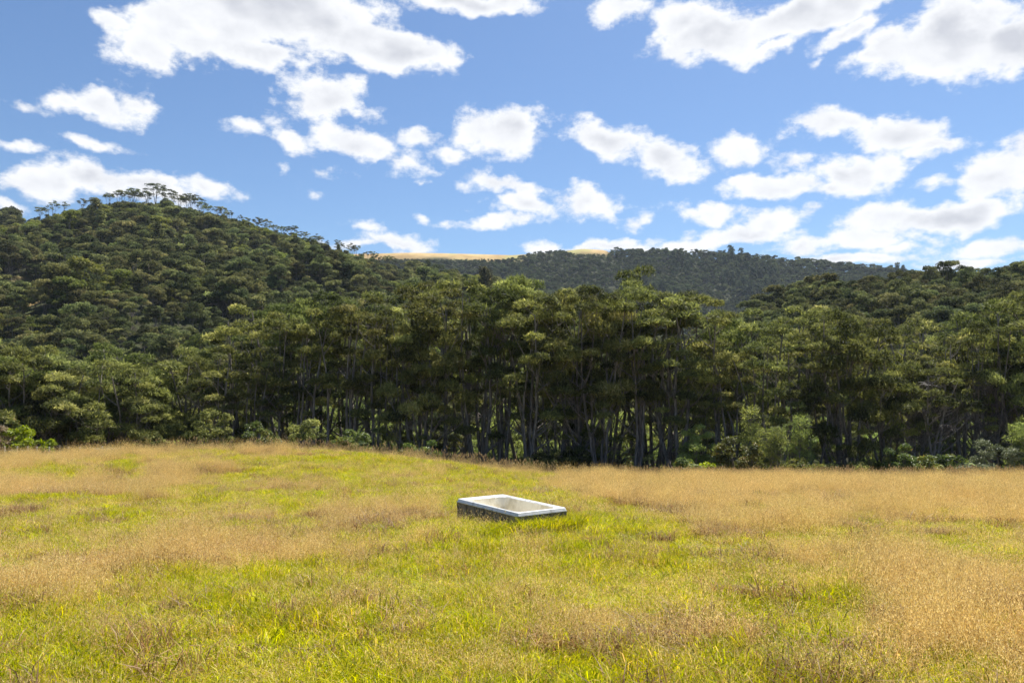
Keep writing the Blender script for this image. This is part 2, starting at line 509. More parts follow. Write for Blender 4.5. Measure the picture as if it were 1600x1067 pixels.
def tubes(paths, sides=5):
    """paths: list of (pts Nx3, radii N) -> V, quads"""
    Vs, Ts, off = [], [], 0
    a = np.linspace(0, 2 * np.pi, sides, endpoint=False)
    for pts, rad in paths:
        pts = np.asarray(pts, float); n = len(pts)
        d = unit(np.gradient(pts, axis=0))
        ref = np.array([1.0, .13, 0]) if abs(d[0, 0]) < .8 else np.array([0, 1.0, .1])
        s = unit(np.cross(d, ref)); u = np.cross(d, s)
        ring = pts[:, None] + (np.cos(a)[None, :, None] * s[:, None] + np.sin(a)[None, :, None] * u[:, None]) * np.asarray(rad)[:, None, None]
        Vs.append(ring.reshape(-1, 3))
        i = np.arange(n - 1)[:, None] * sides + np.arange(sides)[None]
        j = np.arange(n - 1)[:, None] * sides + (np.arange(sides)[None] + 1) % sides
        Ts.append((np.stack([i, j, j + sides, i + sides], -1) + off).reshape(-1, 4))
        off += n * sides
    return np.concatenate(Vs), np.concatenate(Ts)


def sprays(pos, axis, L, W, r, nrm=None, nn=.5):
    """one pointed leaf spray (triangle) per position"""
    n = len(pos)
    side = unit(np.cross(axis, unit(r.normal(size=(n, 3))))) if nrm is None else unit(np.cross(nrm, axis) + r.normal(size=(n, 3)) * nn)
    L = np.broadcast_to(L, (n,))[:, None]; W = np.broadcast_to(W, (n,))[:, None]
    b = pos - axis * L * .35
    V = np.stack([b - side * W, b + side * W, pos + axis * L * .65 + side * W * .2], 1).reshape(-1, 3)
    T = np.arange(n * 3).reshape(n, 3)
    return V, T


def clump_foliage(centres, radii, per, L, W, r, flat=.55, up=.45, inner=.55):
    P, A, tone, NR = [], [], [], []
    for c, rad in zip(centres, radii):
        n = int(per * (rad ** 2))
        d = unit(r.normal(size=(n, 3)))
        d[:, 2] = np.where(d[:, 2] < -.25, -d[:, 2], d[:, 2])
        rr = rad * (inner + (1 - inner) * r.random(n) ** .45)
        # lumps inside the clump
        lump = 1 + .22 * np.sin(d[:, 0] * 5 + c[0] * 3) * np.cos(d[:, 1] * 5 + c[1] * 3)
        p = np.asarray(c) + d * (rr * lump)[:, None] * np.array([1, 1, flat])
        tg = unit(np.cross(d, r.normal(size=(n, 3))))
        a = unit(tg + d * .55 + np.array([0, 0, up * .5]))
        P.append(p); A.append(a); NR.append(unit(d * np.array([1, 1, 1 / flat]) + np.array([0, 0, .25])))
        tone.append(np.clip(.42 + r.normal() * .17 + r.normal(size=n) * .17, 0, 1))
    NR = np.concatenate(NR); P = np.concatenate(P); A = np.concatenate(A); tone = np.concatenate(tone)
    n = len(P)
    V, T = sprays(P, A, L * (.6 + .8 * r.random(n)), W * (.6 + .8 * r.random(n)), r, NR, .5)
    return V, T, tone


def curve(p0, p1, r, wob=.0, n=6, sag=.35, lift=True):
    """a branch from p0 that leaves outward and turns up to p1"""
    p0 = np.asarray(p0); p1 = np.asarray(p1)
    mid = p0 * .5 + p1 * .5
    h = p1 - p0
    mid = mid + np.array([h[0], h[1], 0]) * sag * .5 - np.array([0, 0, abs(h[2])]) * .12 + r.normal(size=3) * wob
    t = np.linspace(0, 1, n)[:, None]
    return (1 - t) ** 2 * p0 + 2 * t * (1 - t) * mid + t ** 2 * p1


def tree_mesh(seed, H, cw, base=.42, stems=3, nclump=34, per=210, L=.30, W=.045, crad=(.55, 1.0), lean=.10, low=5, dead=0.0, trunk_r=.12,
              spread=.5, shape='umbrella', flat=.55, twig=.02, sides=5):
    """returns (trunk V,T), (crown V,T,tone), (dead V,T,tone or None)"""
    r = np.random.default_rng(seed)
    paths, pts_pool = [], []
    for s in range(stems):
        a = 2 * np.pi * s / stems + r.random() * 1.4
        b0 = np.array([math.cos(a), math.sin(a), 0]) * (.12 + .12 * r.random()) * (stems > 1)
        top_r = cw * .5 * spread * (.35 + .6 * r.random()) if stems > 1 else cw * .08
        top = np.array([math.cos(a) * top_r, math.sin(a) * top_r, H * (.80 + .12 * r.random())])
        top[:2] += r.normal(size=2) * lean * H * .25
        n = 12
        tt = np.linspace(0, 1, n)
        bend = r.normal(size=2) * .035 * H
        p = b0 + (top - b0) * np.stack([tt ** 1.15, tt ** 1.15, tt], 1)
        p[:, 0] += bend[0] * np.sin(tt * np.pi) + .05 * np.cumsum(r.normal(size=n)) * H / 14
        p[:, 1] += bend[1] * np.sin(tt * np.pi) + .05 * np.cumsum(r.normal(size=n)) * H / 14
        p[0, 2] = -.3
        rad = trunk_r * (.75 + .5 * r.random()) * (1 - tt * .82) + .012
        rad[0] *= 1.3
        paths.append((p, rad)); pts_pool.append((p, rad))
    cs, cr = [], []
    for k in range(nclump):
        a = r.random() * 2 * np.pi
        if shape == 'umbrella':
            q = math.sqrt(r.random()); rr = cw * .5 * q
            ztop = H * (1 - (1 - base) * .42 * q ** 2.2)
            z = ztop - (r.random() ** 1.6) * H * (1 - base) * .8 - .3
        elif shape == 'round':
            q = math.sqrt(r.random()); rr = cw * .5 * q
            ztop = base * H + (H - base * H) * math.sqrt(max(1 - q * q * .92, 0))
            z = ztop - (r.random() ** 1.5) * (ztop - base * H) * .85 - .2
        else:   # column or feathery young tree
            f = r.random(); z = H * (base + (1 - base) * f) - .2
            rr = cw * .5 * math.sqrt(r.random()) * (1 - f * .75) ** .7
        cs.append(np.array([math.cos(a) * rr, math.sin(a) * rr, z])); cr.append(crad[0] + (crad[1] - crad[0]) * r.random())
    for k in range(low):        # stray lower clumps on side branches
        a = r.random() * 2 * np.pi; rr = cw * (.15 + .33 * r.random())
        cs.append(np.array([math.cos(a) * rr, math.sin(a) * rr, H * (base * .45 + base * .7 * r.random())])); cr.append(crad[0] * (.7 + .6 * r.random()))
    for c, rad in zip(cs, cr):
        best, bp, br = 1e9, None, .02
        for p, rd in pts_pool:
            d = np.linalg.norm((p - c)[:, :2], axis=1)
            want = c[2] - .25 - d * (.75 + .3 * r.random())
            cost = np.abs(p[:, 2] - want) + d * .55 + np.where(p[:, 2] > c[2] - .1, 6, 0)
            i = int(np.argmin(cost))
            if cost[i] < best: best, bp, br = cost[i], p[i], rd[i]
        cv = curve(bp, c - np.array([0, 0, rad * .12]), r, .10, 6)
        l = np.linalg.norm(cv[-1] - cv[0])
        r0 = min(br * .7, .014 + l * .016)
        paths.append((cv, np.linspace(r0, twig * .5, 6)))
        if len(pts_pool) < 14 and l > 1.2: pts_pool.append((cv[1:5], np.linspace(r0, r0 * .4, 4)))
        for q in range(3):      # fine twigs inside the clump
            e = c + r.normal(size=3) * rad * np.array([.55, .55, .3])
            paths.append((np.array([cv[4], (cv[4] + e) / 2 + r.normal(size=3) * .06, e]), np.array([twig * .7, twig * .5, twig * .25])))
    for q in range(int(stems * 3)):     # bare dead side twigs low down
        p, rd = pts_pool[r.integers(0, stems)]
        i = r.integers(1, 6); a = r.random() * 6.28; l = .5 + 1.1 * r.random()
        e = p[i] + np.array([math.cos(a) * l, math.sin(a) * l, l * (.1 + .7 * r.random())])
        m_ = (p[i] + e) / 2 + r.normal(size=3) * .12
        paths.append((np.array([p[i], m_, e]), np.array([.02, .013, .005])))
    tv, tt_ = tubes(paths, sides)
    nd = int(len(cs) * dead)
    idx = np.argsort([c[2] + r.normal() * .8 for c in cs])
    dead_i = set(idx[:nd].tolist())
    live = [i for i in range(len(cs)) if i not in dead_i]
    cv_, ct_, tone = clump_foliage([cs[i] for i in live], [cr[i] for i in live], per, L, W, r, flat)
    dd = None
    if nd:
        dl = list(dead_i)
        dd = clump_foliage([cs[i] for i in dl], [cr[i] for i in dl], per * .8, L * 1.2, W * .5, r, .7)
    return (tv, tt_), (cv_, ct_, tone), dd


def quads_to_tris(T): return np.concatenate([T[:, [0, 1, 2]], T[:, [0, 2, 3]]])


def tree_parts(tr, bark, leaf, deadm=None):
    (tv, tt_), (cv, ct, tone), dd = tr
    me_t = mesh_np('trunk', tv, tt_, None, [bark], None, True)
    me_c = mesh_np('crown', cv, ct, None, [leaf], {'tone': ('FACE', tone)})
    me_d = None
    if dd is not None:
        me_d = mesh_np('dead_foliage', dd[0], dd[1], None, [M_DEAD], {'tone': ('FACE', dd[2])})
    return me_t, me_c, me_d


def tree_joined(tr, bark, leaf):
    (tv, tt_), (cv, ct, tone), dd = tr
    tq = quads_to_tris(tt_)
    V = np.concatenate([tv, cv]); T = np.concatenate([tq, ct + len(tv)])
    mi = np.concatenate([np.zeros(len(tq)), np.ones(len(ct))])
    to = np.concatenate([np.full(len(tq), .4), tone])
    return mesh_np('bush_tree', V, T, mi, [bark, leaf], {'tone': ('FACE', to)})


# front-row trees: tall, many-stemmed, high crowns
TALL = []
for k, kw in enumerate([
        dict(H=14, cw=6.4, stems=4, nclump=27, base=.40), dict(H=14, cw=5.2, stems=3, nclump=20, base=.42), dict(H=14, cw=7.2, stems=5, nclump=31, base=.36),
        dict(H=14, cw=4.6, stems=2, nclump=19, base=.45, low=5), dict(H=14, cw=6.0, stems=3, nclump=26, base=.40, low=5), dict(H=14, cw=5.6, stems=4, nclump=22, base=.50, low=2),
        dict(H=14, cw=6.8, stems=4, nclump=30, base=.44, low=6), dict(H=14, cw=5.0, stems=3, nclump=20, base=.40, dead=.22)]):
    TALL.append(tree_parts(tree_mesh(100 + k, **{'low': 3, **kw}, per=470, L=.34, W=.042, crad=(.5, .95), trunk_r=.13), M_BARK, M_KAN))
GREYT = [tree_parts(tree_mesh(140 + k, H=12, cw=7.0, stems=5, nclump=46, base=.42, per=240, L=.34, W=.042, crad=(.5, .95), trunk_r=.13, dead=.5, spread=.8), M_BARKD, M_KAN) for k in range(2)]
ROUND = []
for k, kw in enumerate([dict(H=9.5, cw=9.5, stems=7, nclump=64, base=.34, spread=.8), dict(H=9.5, cw=7.5, stems=5, nclump=48, base=.30, spread=.75), dict(H=9.5, cw=6.5, stems=4, nclump=40, base=.22, spread=.7)]):
    ROUND.append(tree_parts(tree_mesh(160 + k, per=470, L=.32, W=.042, crad=(.55, 1.0), trunk_r=.10, shape='round', low=5, **kw), M_BARK, M_KAN))
UNDERT = [tree_parts(tree_mesh(170 + k, H=7, cw=[5.5, 4.5, 6.0][k], stems=3, nclump=[30, 24, 34][k], base=.25, per=240, L=.34, W=.05, crad=(.5, .95), trunk_r=.08, shape='round', low=4), M_BARK, M_UNDER) for k in range(3)]
YOUNG = [tree_parts(tree_mesh(180 + k, H=4.2, cw=2.6, stems=2, nclump=22, base=.12, per=420, L=.26, W=.022, crad=(.4, .7), trunk_r=.04, shape='column', low=0, flat=.9), M_BARK, M_UNDER) for k in range(2)]
# hillside trees
HILL = [tree_mesh(200 + k, H=8.5, cw=[6.2, 5.4, 6.8, 5.0, 5.8][k], stems=3, nclump=[17, 13, 20, 12, 15][k], base=[.42, .5, .38, .45, .5][k], per=190, flat=.7, L=.40, W=.10, crad=(.75, 1.4), trunk_r=.12, low=0, shape=['round', 'umbrella', 'round', 'round', 'umbrella'][k], twig=.03, sides=3) for k in range(5)]
HILL_P = [tree_parts(h, M_BARK, M_HILL) for h in HILL]
RIDGE_P = [tree_parts(tree_mesh(230 + k, H=9, cw=[8.0, 6.2, 9.0, 5.2][k], stems=[3, 2, 3, 2][k], nclump=[20, 14, 24, 11][k], base=.68, per=75, flat=.42, L=.5, W=.12, crad=(.7, 1.15), trunk_r=.17, low=0, shape='umbrella', twig=.07, spread=.75, sides=3), M_BARK, M_HILL) for k in range(4)]

# conifer-like dark spires for the ridge
CONE = [tree_mesh(260 + k, H=13, cw=5.5, stems=1, nclump=34, base=.08, per=40, L=.7, W=.2, crad=(.9, 1.5), trunk_r=.2, low=0, shape='column', flat=.9, twig=.04, sides=3) for k in range(2)]

SRC = {}


def src_collection(name, meshes):
    c = bpy.data.collections.new(name)
    for i, me in enumerate(meshes):
        o = bpy.data.objects.new('%s_source_%02d' % (name, i), me); c.objects.link(o)
    return c


M_LIT_PATCH = leaf_mat('lit_patch_foliage', [(0, (.06, .07, .02)), (.4, (.16, .18, .045)), (.8, (.30, .31, .08)), (1, (.42, .40, .13))], .4, hue=.02, valv=.3, rough=.6, spec=.15)  # yellow-green variant of the hill leaves; puts sunlit patches into the colour
S_HILL = src_collection('hill_tree', [tree_joined(h, M_BARK, M_HILL) for h in HILL] + [tree_joined(HILL[1], M_BARK, M_LIT_PATCH), tree_joined(HILL[3], M_BARK, M_LIT_PATCH), tree_joined(CONE[0], M_BARK, M_HILL)])
S_FAR = src_collection('ridge_tree', [tree_joined(h, M_BARK, M_FARF) for h in HILL[:4]] + [tree_joined(c, M_BARK, M_FARF) for c in CONE])


def scatter_obj(name, pts, rots, scl, idx, coll, label, cat):
    """one object whose points carry instances of the meshes in coll"""
    me = bpy.data.meshes.new(name)
    n = len(pts)
    me.vertices.add(n); me.vertices.foreach_set('co', np.ascontiguousarray(pts, dtype=np.float32).ravel())
    a = me.attributes.new('rot', 'FLOAT_VECTOR', 'POINT'); a.data.foreach_set('vector', np.ascontiguousarray(rots, dtype=np.float32).ravel())
    a = me.attributes.new('scl', 'FLOAT_VECTOR', 'POINT'); a.data.foreach_set('vector', np.ascontiguousarray(scl, dtype=np.float32).ravel())
    a = me.attributes.new('idx', 'INT', 'POINT'); a.data.foreach_set('value', np.ascontiguousarray(idx, dtype=np.int32))
    o = add_mesh_obj(name, me)
    g = bpy.data.node_groups.new(name + '_scatter', 'GeometryNodeTree')
    g.interface.new_socket('Geometry', in_out='INPUT', socket_type='NodeSocketGeometry')
    g.interface.new_socket('Geometry', in_out='OUTPUT', socket_type='NodeSocketGeometry')
    gi = g.nodes.new('NodeGroupInput'); go = g.nodes.new('NodeGroupOutput')
    ci = g.nodes.new('GeometryNodeCollectionInfo'); ci.inputs['Collection'].default_value = coll
    ci.inputs['Separate Children'].default_value = True; ci.inputs['Reset Children'].default_value = True
    ip = g.nodes.new('GeometryNodeInstanceOnPoints'); ip.inputs['Pick Instance'].default_value = True

    def na_(nm, ty):
        q = g.nodes.new('GeometryNodeInputNamedAttribute'); q.data_type = ty; q.inputs['Name'].default_value = nm
        return [s for s in q.outputs if s.enabled and s.name == 'Attribute'][0]
    er = g.nodes.new('FunctionNodeEulerToRotation')
    g.links.new(na_('rot', 'FLOAT_VECTOR'), er.inputs[0])
    g.links.new(gi.outputs[0], ip.inputs['Points']); g.links.new(ci.outputs[0], ip.inputs['Instance'])
    g.links.new(na_('idx', 'INT'), ip.inputs['Instance Index']); g.links.new(er.outputs[0], ip.inputs['Rotation'])
    g.links.new(na_('scl', 'FLOAT_VECTOR'), ip.inputs['Scale'])
    g.links.new(ip.outputs[0], go.inputs[0])
    md = o.modifiers.new('scatter', 'NODES'); md.node_group = g
    tag(o, label, cat, kind='stuff')
    return o


def place(name, parts, loc, rz, s, label, cat, group):
    """a thing with its own copies of the parts (mesh data shared)"""
    root = empty(name, loc, rz, s)
    for nm, me in zip(('trunk', 'crown', 'dead_foliage'), parts):
        if me is not None: add_mesh_obj(nm, me, root)
    return tag(root, label, cat, group)


def ordinal(n):
    w = ['first', 'second', 'third', 'fourth', 'fifth', 'sixth', 'seventh', 'eighth', 'ninth', 'tenth', 'eleventh', 'twelfth', 'thirteenth', 'fourteenth',
         'fifteenth', 'sixteenth', 'seventeenth', 'eighteenth', 'nineteenth', 'twentieth']
    tens = ['', '', 'twenty', 'thirty', 'forty', 'fifty', 'sixty', 'seventy', 'eighty', 'ninety']
    if n <= 20: return w[n - 1]
    if n % 10 == 0: return tens[n // 10][:-1] + 'ieth'
    return tens[n // 10] + '-' + w[n % 10 - 1]


# ------------------------------------------------------------------ the tall trees along the meadow
TOP = np.array([(-120, 530), (0, 528), (60, 524), (100, 545), (150, 534), (200, 538), (250, 552), (300, 556), (340, 515), (400, 478), (440, 452), (500, 445), (560, 450), (620, 450), (680, 447),
                (720, 432), (760, 424), (820, 430), (870, 438), (920, 434), (960, 424), (1000, 418), (1040, 430), (1080, 462), (1120, 456), (1160, 486), (1220, 488), (1290, 474), (1340, 466),
                (1400, 488), (1450, 486), (1500, 490), (1560, 478), (1600, 470), (1720, 460)], float)
front = []
r_ = np.random.default_rng(42)
for ri, (Yr, step, dtop) in enumerate([(55.0, 42, 2), (59.5, 60, -6), (64.5, 88, 0)]):
    px = -110 + ri * 17
    while px < 1715:
        p = px + r_.normal() * 8
        Y = Yr + r_.normal() * .9
        top = np.interp(p, TOP[:, 0], TOP[:, 1]) + dtop + r_.normal() * 7 + abs(r_.normal()) * (36, 13, 9)[ri]
        if 232 < p < 330 and ri == 0: px += step; continue
        front.append((p, Y, top, ri))
        px += step * (.8 + .4 * r_.random())
front.sort(key=lambda q: q[0])
cnt = {0: 0, 1: 0, 2: 0}
rown = {0: 'front rank', 1: 'middle rank', 2: 'rear rank'}
for (p, Y, top, ri) in front:
    X = col_x(p, Y); gz = float(height(X, Y)); H = row_z(p, top, Y) - gz
    cnt[ri] += 1
    k = int(r_.integers(0, 8))
    grey = (1400 < p < 1530 and ri < 2)
    leftside = p < 330
    wid = 'slender' if TALL[k] in (TALL[1], TALL[3], TALL[7]) else 'broad'
    if grey:
        parts, H0 = GREYT[cnt[ri] % 2], 12.0; desc = 'Half-dead kanuka with grey twiggy crown'
    elif leftside:
        k = int(r_.integers(0, 3)); parts, H0 = ROUND[k], 9.5; desc = 'Dome-crowned kanuka on splayed trunks'
    elif (p > 1130 and r_.random() < .3) or (p <= 1130 and r_.random() < .08):
        parts, H0 = ROUND[k % 3], 9.5; desc = 'Bushy kanuka with foliage hanging low'
    else:
        parts, H0 = TALL[k], 14.0
        desc = ('Tall %s kanuka with dark trunks' % wid)
    s = H / H0
    sx = s * (1.0 + .15 * r_.normal() * .5) if not leftside else s * 1.05
    sx = max(sx, .8) if not leftside else sx
    if parts in ROUND and not leftside: sx = s * .72
    lab = '%s, %s from left in the %s' % (desc, ordinal(cnt[ri]), rown[ri])
    place('kanuka_tree', parts, (X, Y, gz), r_.random() * 6.28, (sx, sx, s), lab, 'tree', 'kanuka trees along the meadow edge')

# ------------------------------------------------------------------ smaller trees in the shade behind them
under = []
for i in range(66):
    p = -60 + i * 26 + r_.normal() * 10
    Y = 68 + r_.random() * 20
    X = col_x(p, Y); gz = float(height(X, Y))
    k = int(r_.integers(0, 3))
    H = 4.0 + 5.0 * r_.random()
    under.append((p, X, Y, gz, H, k))
under.sort()
for n, (p, X, Y, gz, H, k) in enumerate(under):
    place('understorey_tree', UNDERT[k], (X, Y, gz), r_.random() * 6.28, H / 7, 'Small sunlit green tree glimpsed between the dark trunks, %s from the left' % ordinal(n + 1), 'tree', 'small trees growing behind the tall row')


# ------------------------------------------------------------------ forest on the hills
def jgrid(x0, x1, y0, y1, d, r):
    gx = np.arange(x0, x1, d); gy = np.arange(y0, y1, d)
    X, Y = np.meshgrid(gx, gy)
    X = X + (r.random(X.shape) - .5) * d * .95; Y = Y + (r.random(Y.shape) - .5) * d * .95
    return X.ravel(), Y.ravel()


def cap_scale(X, Y, Z, hs, tab, H0, drow=0.0):
    """keep ordinary bush below the skyline, where only the tall spreading trees stand clear"""
    room = (np.interp(X / Y, tab[0], tab[1]) + drow) * Y + EYE - Z
    return np.minimum(hs, (room + rf.random(len(X)) ** 2 * 2.6) / H0)


def in_view(X, Y, m=.12): return np.abs(X / np.maximum(Y, 1)) < .69 + m


rf = np.random.default_rng(5)
# left hill (and the valley in front of it)
X, Y = jgrid(-380, 130, 70, 396, 3.8, rf)
u = X / Y; px = 800 + F * u
zl = layer(X, Y, C_LEFT, 380, 96, -9, .30, 13, 3, 52, .92); zr = layer(X, Y, C_RIGHT, 170, 71, -8.8, .12, 2.5, 9, 30)
isr = zr > zl
keep = in_view(X, Y) & (gold_mask(X, Y) < .35) & ((Y > 86) | (rf.random(len(X)) < .3)) & ~(isr & (Y > 90)) & ((Y > 96) | (px > -200)) & (rf.random(len(X)) < .93)
X, Y = X[keep], Y[keep]
Z = height(X, Y)
hs = (.52 + .50 * rf.random(len(X))) * (1 + .75 * (fbm(X / 13, Y / 13, 55, 3) - .5) * 2) * (.85 + .2 * sstep(120, 260, Y))
hs[Y < 96] *= .5
hs = np.where((px[keep] > 20) & (px[keep] < 640), cap_scale(X, Y, Z, hs, C_LEFT, 9.3, -.001), hs)
# nearest ones are things of their own
order = np.argsort(Y + np.where(X / Y > -.05, 400, 0))
vis = [i for i in order if Y[i] > 92][:62]
lone = np.zeros(len(X), bool); lone[vis] = True
# near the sky line leave the umbrella trees to stand alone
uu = 800 + F * X / Y
ridge = (hs < .12) | ((Y > 376) & (uu > 20) & (uu < 640))
stuff = ~lone & ~ridge
idx = rf.integers(0, 5, len(X))
rot = np.stack([rf.normal(size=len(X)) * .06, rf.normal(size=len(X)) * .06, rf.random(len(X)) * 6.28], 1)
sc3 = np.stack([hs * (.9 + .3 * rf.random(len(X)))] * 2 + [hs * (.85 + .3 * rf.random(len(X)))], 1)
lit_patch = (fbm(X / 26, Y / 26, 61, 3) > .60) & (rf.random(len(X)) < .45)  # where lighter-coloured copies stand in for sunlit patches of the hill
idv = np.where(lit_patch, rf.integers(5, 7, len(X)), idx)
idv = np.where((rf.random(len(X)) < .012) & (hs > .5), 7, idv)
scatter_obj('hill_forest', np.stack([X, Y, Z - .2], 1)[stuff], rot[stuff], sc3[stuff], idv[stuff], S_HILL, 'dense dark green bush covering the steep hill on the left', 'forest')
for i in vis:
    place('bush_tree', HILL_P[idx[i]], (X[i], Y[i], Z[i] - .2), rot[i, 2], tuple(sc3[i]), 'Round-crowned olive bush tree at the foot of the left hill', 'tree', 'bush trees at the foot of the left hill')
# trees standing against the sky on the left ridge
rd = []
for p in list(np.arange(56, 640, 9.5)):
    pp = p + rf.normal() * 4.5
    if 96 < pp < 112: continue
    big = 1.0 + .5 * math.exp(-((pp - 236) / 12) ** 2)
    Yt = 374 + rf.normal() * 3
    rd.append((pp, Yt, big * (.66 + .34 * rf.random()) * (1 if pp < 330 else .8)))
for n, (pp, Yt, s) in enumerate(sorted(rd)):
    Xt = col_x(pp, Yt); zt = float(height(Xt, Yt))
    place('ridge_tree', RIDGE_P[int(rf.integers(0, 4))], (Xt, Yt, zt - .3), rf.random() * 6.28, s, 'Flat-topped tree against the sky on the left ridge, %s from the left' % ordinal(n + 1), 'tree', 'flat-topped trees on the left skyline')

# right hill
X, Y = jgrid(-20, 170, 66, 184, 3.6, rf)
zl = layer(X, Y, C_LEFT, 380, 96, -9, .30, 13, 3, 52, .92); zr = layer(X, Y, C_RIGHT, 170, 71, -8.8, .12, 2.5, 9, 30)
keep = in_view(X, Y) & (zr >= zl) & (Y > 68) & ((Y > 86) | (rf.random(len(X)) < .3)) & (rf.random(len(X)) < .93)
X, Y = X[keep], Y[keep]; Z = height(X, Y)
hs = (.55 + .42 * rf.random(len(X))) * (1 + .3 * (fbm(X / 14, Y / 14, 56, 3) - .5) * 2)
hs[Y > 150] *= .85
hs[Y < 92] *= .6
idx = rf.integers(0, 5, len(X))
rot = np.stack([rf.normal(size=len(X)) * .06, rf.normal(size=len(X)) * .06, rf.random(len(X)) * 6.28], 1)
sc3 = np.stack([hs, hs, hs * (.85 + .3 * rf.random(len(X)))], 1)
pxr = 800 + F * X / Y
vis = [i for i in np.argsort(Y) if Y[i] > 108 and pxr[i] > 1180 and pxr[i] < 1640][:78]
lone = np.zeros(len(X), bool); lone[vis] = True
scatter_obj('bank_forest', np.stack([X, Y, Z - .2], 1)[~lone], rot[~lone], sc3[~lone], idx[~lone], S_HILL, 'dense olive green bush covering the nearer rise on the right', 'forest')
for i in vis:
    place('bush_tree', HILL_P[idx[i]], (X[i], Y[i], Z[i] - .2), rot[i, 2], tuple(sc3[i]), 'Billowing olive bush tree on the nearer rise at right', 'tree', 'bush trees on the nearer rise at right')

# far ridge
X, Y = jgrid(-330, 700, 500, 838, 5.8, rf)
pxf = 800 + F * X / Y
keep = in_view(X, Y, .06) & (pxf > 420) & (gold_mask(X, Y) < .4) & (rf.random(len(X)) < .95)
X, Y = X[keep], Y[keep]; Z = height(X, Y); pxf = pxf[keep]
hs = (.75 + .55 * rf.random(len(X))) * (1 + .4 * (fbm(X / 50, Y / 50, 57, 3) - .5) * 2)
crow = np.interp(pxf, [560, 600, 700, 790, 815, 850, 885, 900, 945, 960, 1000], [400, 401, 402, 401, 394, 390, 388, 394, 394, 388, 300])
hs = np.minimum(hs, ((605 - crow) / F * Y + EYE - Z) / 9.5)
cone = (fbm(X / 60, Y / 60, 58, 2) > .56) & (pxf > 858) & (rf.random(len(X)) < .6)
hs[Y > 800] *= .7 + .6 * rf.random(int((Y > 800).sum()))
idx = np.where(cone, rf.integers(4, 6, len(X)), rf.integers(0, 4, len(X)))
rot = np.stack([rf.normal(size=len(X)) * .04, rf.normal(size=len(X)) * .04, rf.random(len(X)) * 6.28], 1)
kf = hs > .15
X, Y, Z, rot, idx, cone, hs = X[kf], Y[kf], Z[kf], rot[kf], idx[kf], cone[kf], hs[kf]
idx = np.where((idx > 3) & (pxf[kf] < 960), 0, idx)
scatter_obj('ridge_forest', np.stack([X, Y, Z - .3], 1), rot, np.stack([hs, hs, hs * np.where(cone, 1.0, .9)], 1), idx, S_FAR, 'blue-green bush covering the distant ridge below the golden pasture', 'forest')


rd = sorted([p + rf.normal() * 5 for p in np.arange(1092, 1420, 11.0)])
for n, pp in enumerate(rd):
    Yt = 812 + rf.normal() * 4; Xt = col_x(pp, Yt)
    place('ridge_tree', RIDGE_P[int(rf.integers(0, 4))], (Xt, Yt, float(height(Xt, Yt)) - .3), rf.random() * 6.28, 1.0 + .35 * rf.random(), 'Flat-topped tree against the sky on the far ridge, %s from the left' % ordinal(n + 1), 'tree', 'flat-topped trees on the far skyline')

# ------------------------------------------------------------------ shrubs and ferns at the meadow edge
def shrub_mesh(seed, h, w, leafm, per=700, L=.14, W=.05, n=26, bark=M_BARK):
    r = np.random.default_rng(seed)
    cs, cr = [], []
    for k in range(n):
        a = r.random() * 6.28; q = math.sqrt(r.random()); z = h * (.15 + .8 * r.random() * math.sqrt(1 - .7 * q * q))
        cs.append(np.array([math.cos(a) * q * w / 2, math.sin(a) * q * w / 2, z])); cr.append(.22 + .25 * r.random())
    V, T, tone = clump_foliage(cs, cr, per * 2.2, L, W, r, .85, .3, .2)
    paths = []
    for c in cs:
        b = np.array([c[0] * .12, c[1] * .12, -.1])
        paths.append((curve(b, c, r, .06, 5), np.linspace(.028, .006, 5)))
    tv, tq = tubes(paths, 4)
    return mesh_np('stem', tv, tq, None, [bark]), mesh_np('foliage', V, T, None, [leafm], {'tone': ('FACE', tone)})


def shrub(name, p, Y, h, w, leafm, label, cat, seed, group=None, **kw):
    X = col_x(p, Y); gz = float(height(X, Y))
    st, fo = shrub_mesh(seed, h, w, leafm, **kw)
    root = empty(name, (X, Y, gz)); add_mesh_obj('stem', st, root); add_mesh_obj('foliage', fo, root)
    return tag(root, label, cat, group)


shrub('lime_shrub', 44, 46.0, 3.6, 3.0, M_LIME, 'Bright lime green leafy shrub behind the fence at far left', 'shrub', 1, L=.17, W=.07, per=420, n=30)
shrub('leafy_shrub', 14, 47.8, 3.8, 2.2, M_SHRUB, 'Dark leafy shrub just left of the bright lime shrub', 'shrub', 2, L=.16, W=.06)
shrub('dead_shrub', -2, 44.8, 3.4, 1.0, M_DRY, 'Dry brown dead shrub cut by the left edge of the picture', 'shrub', 3, L=.25, W=.02, bark=M_BARKD)
shrub('yellow_green_shrub', 1152, 47.3, 3.0, 2.8, M_SHRUB, 'Yellow-green broadleaf shrub right of the tall trunks, before the feathery young trees', 'shrub', 4, n=34)
shrub('yellow_green_shrub', 1110, 47.8, 1.5, 1.4, M_LIME, 'Low bright green shrub at the foot of the tall trunks, right of the bathtub', 'shrub', 5, n=12, per=350)
shrub('rusty_shrub', 1402, 47.4, 2.7, 1.6, M_SHRUB, 'Reddish and yellow leaved shrub under the big dark tree on the right', 'shrub', 6)
shrub('rusty_shrub', 1438, 47.0, 1.8, 1.6, M_SHRUB, 'Low mottled green shrub in front of the forked pale trunks', 'shrub', 7)
shrub('rusty_shrub', 1482, 47.2, 2.0, 1.5, M_SHRUB, 'Yellow-flecked shrub between the forked trunks and the grey shrub', 'shrub', 8)
shrub('grey_shrub', 1556, 48.3, 3.4, 3.0, M_GREY, 'Large grey-green shrub near the right edge of the trees', 'shrub', 9, n=40, L=.12, W=.03)
shrub('grey_shrub', 1514, 46.4, 1.3, 1.9, M_GREY, 'Low silvery shrub on the grass left of the large grey-green shrub', 'shrub', 10, n=20, L=.12, W=.03)
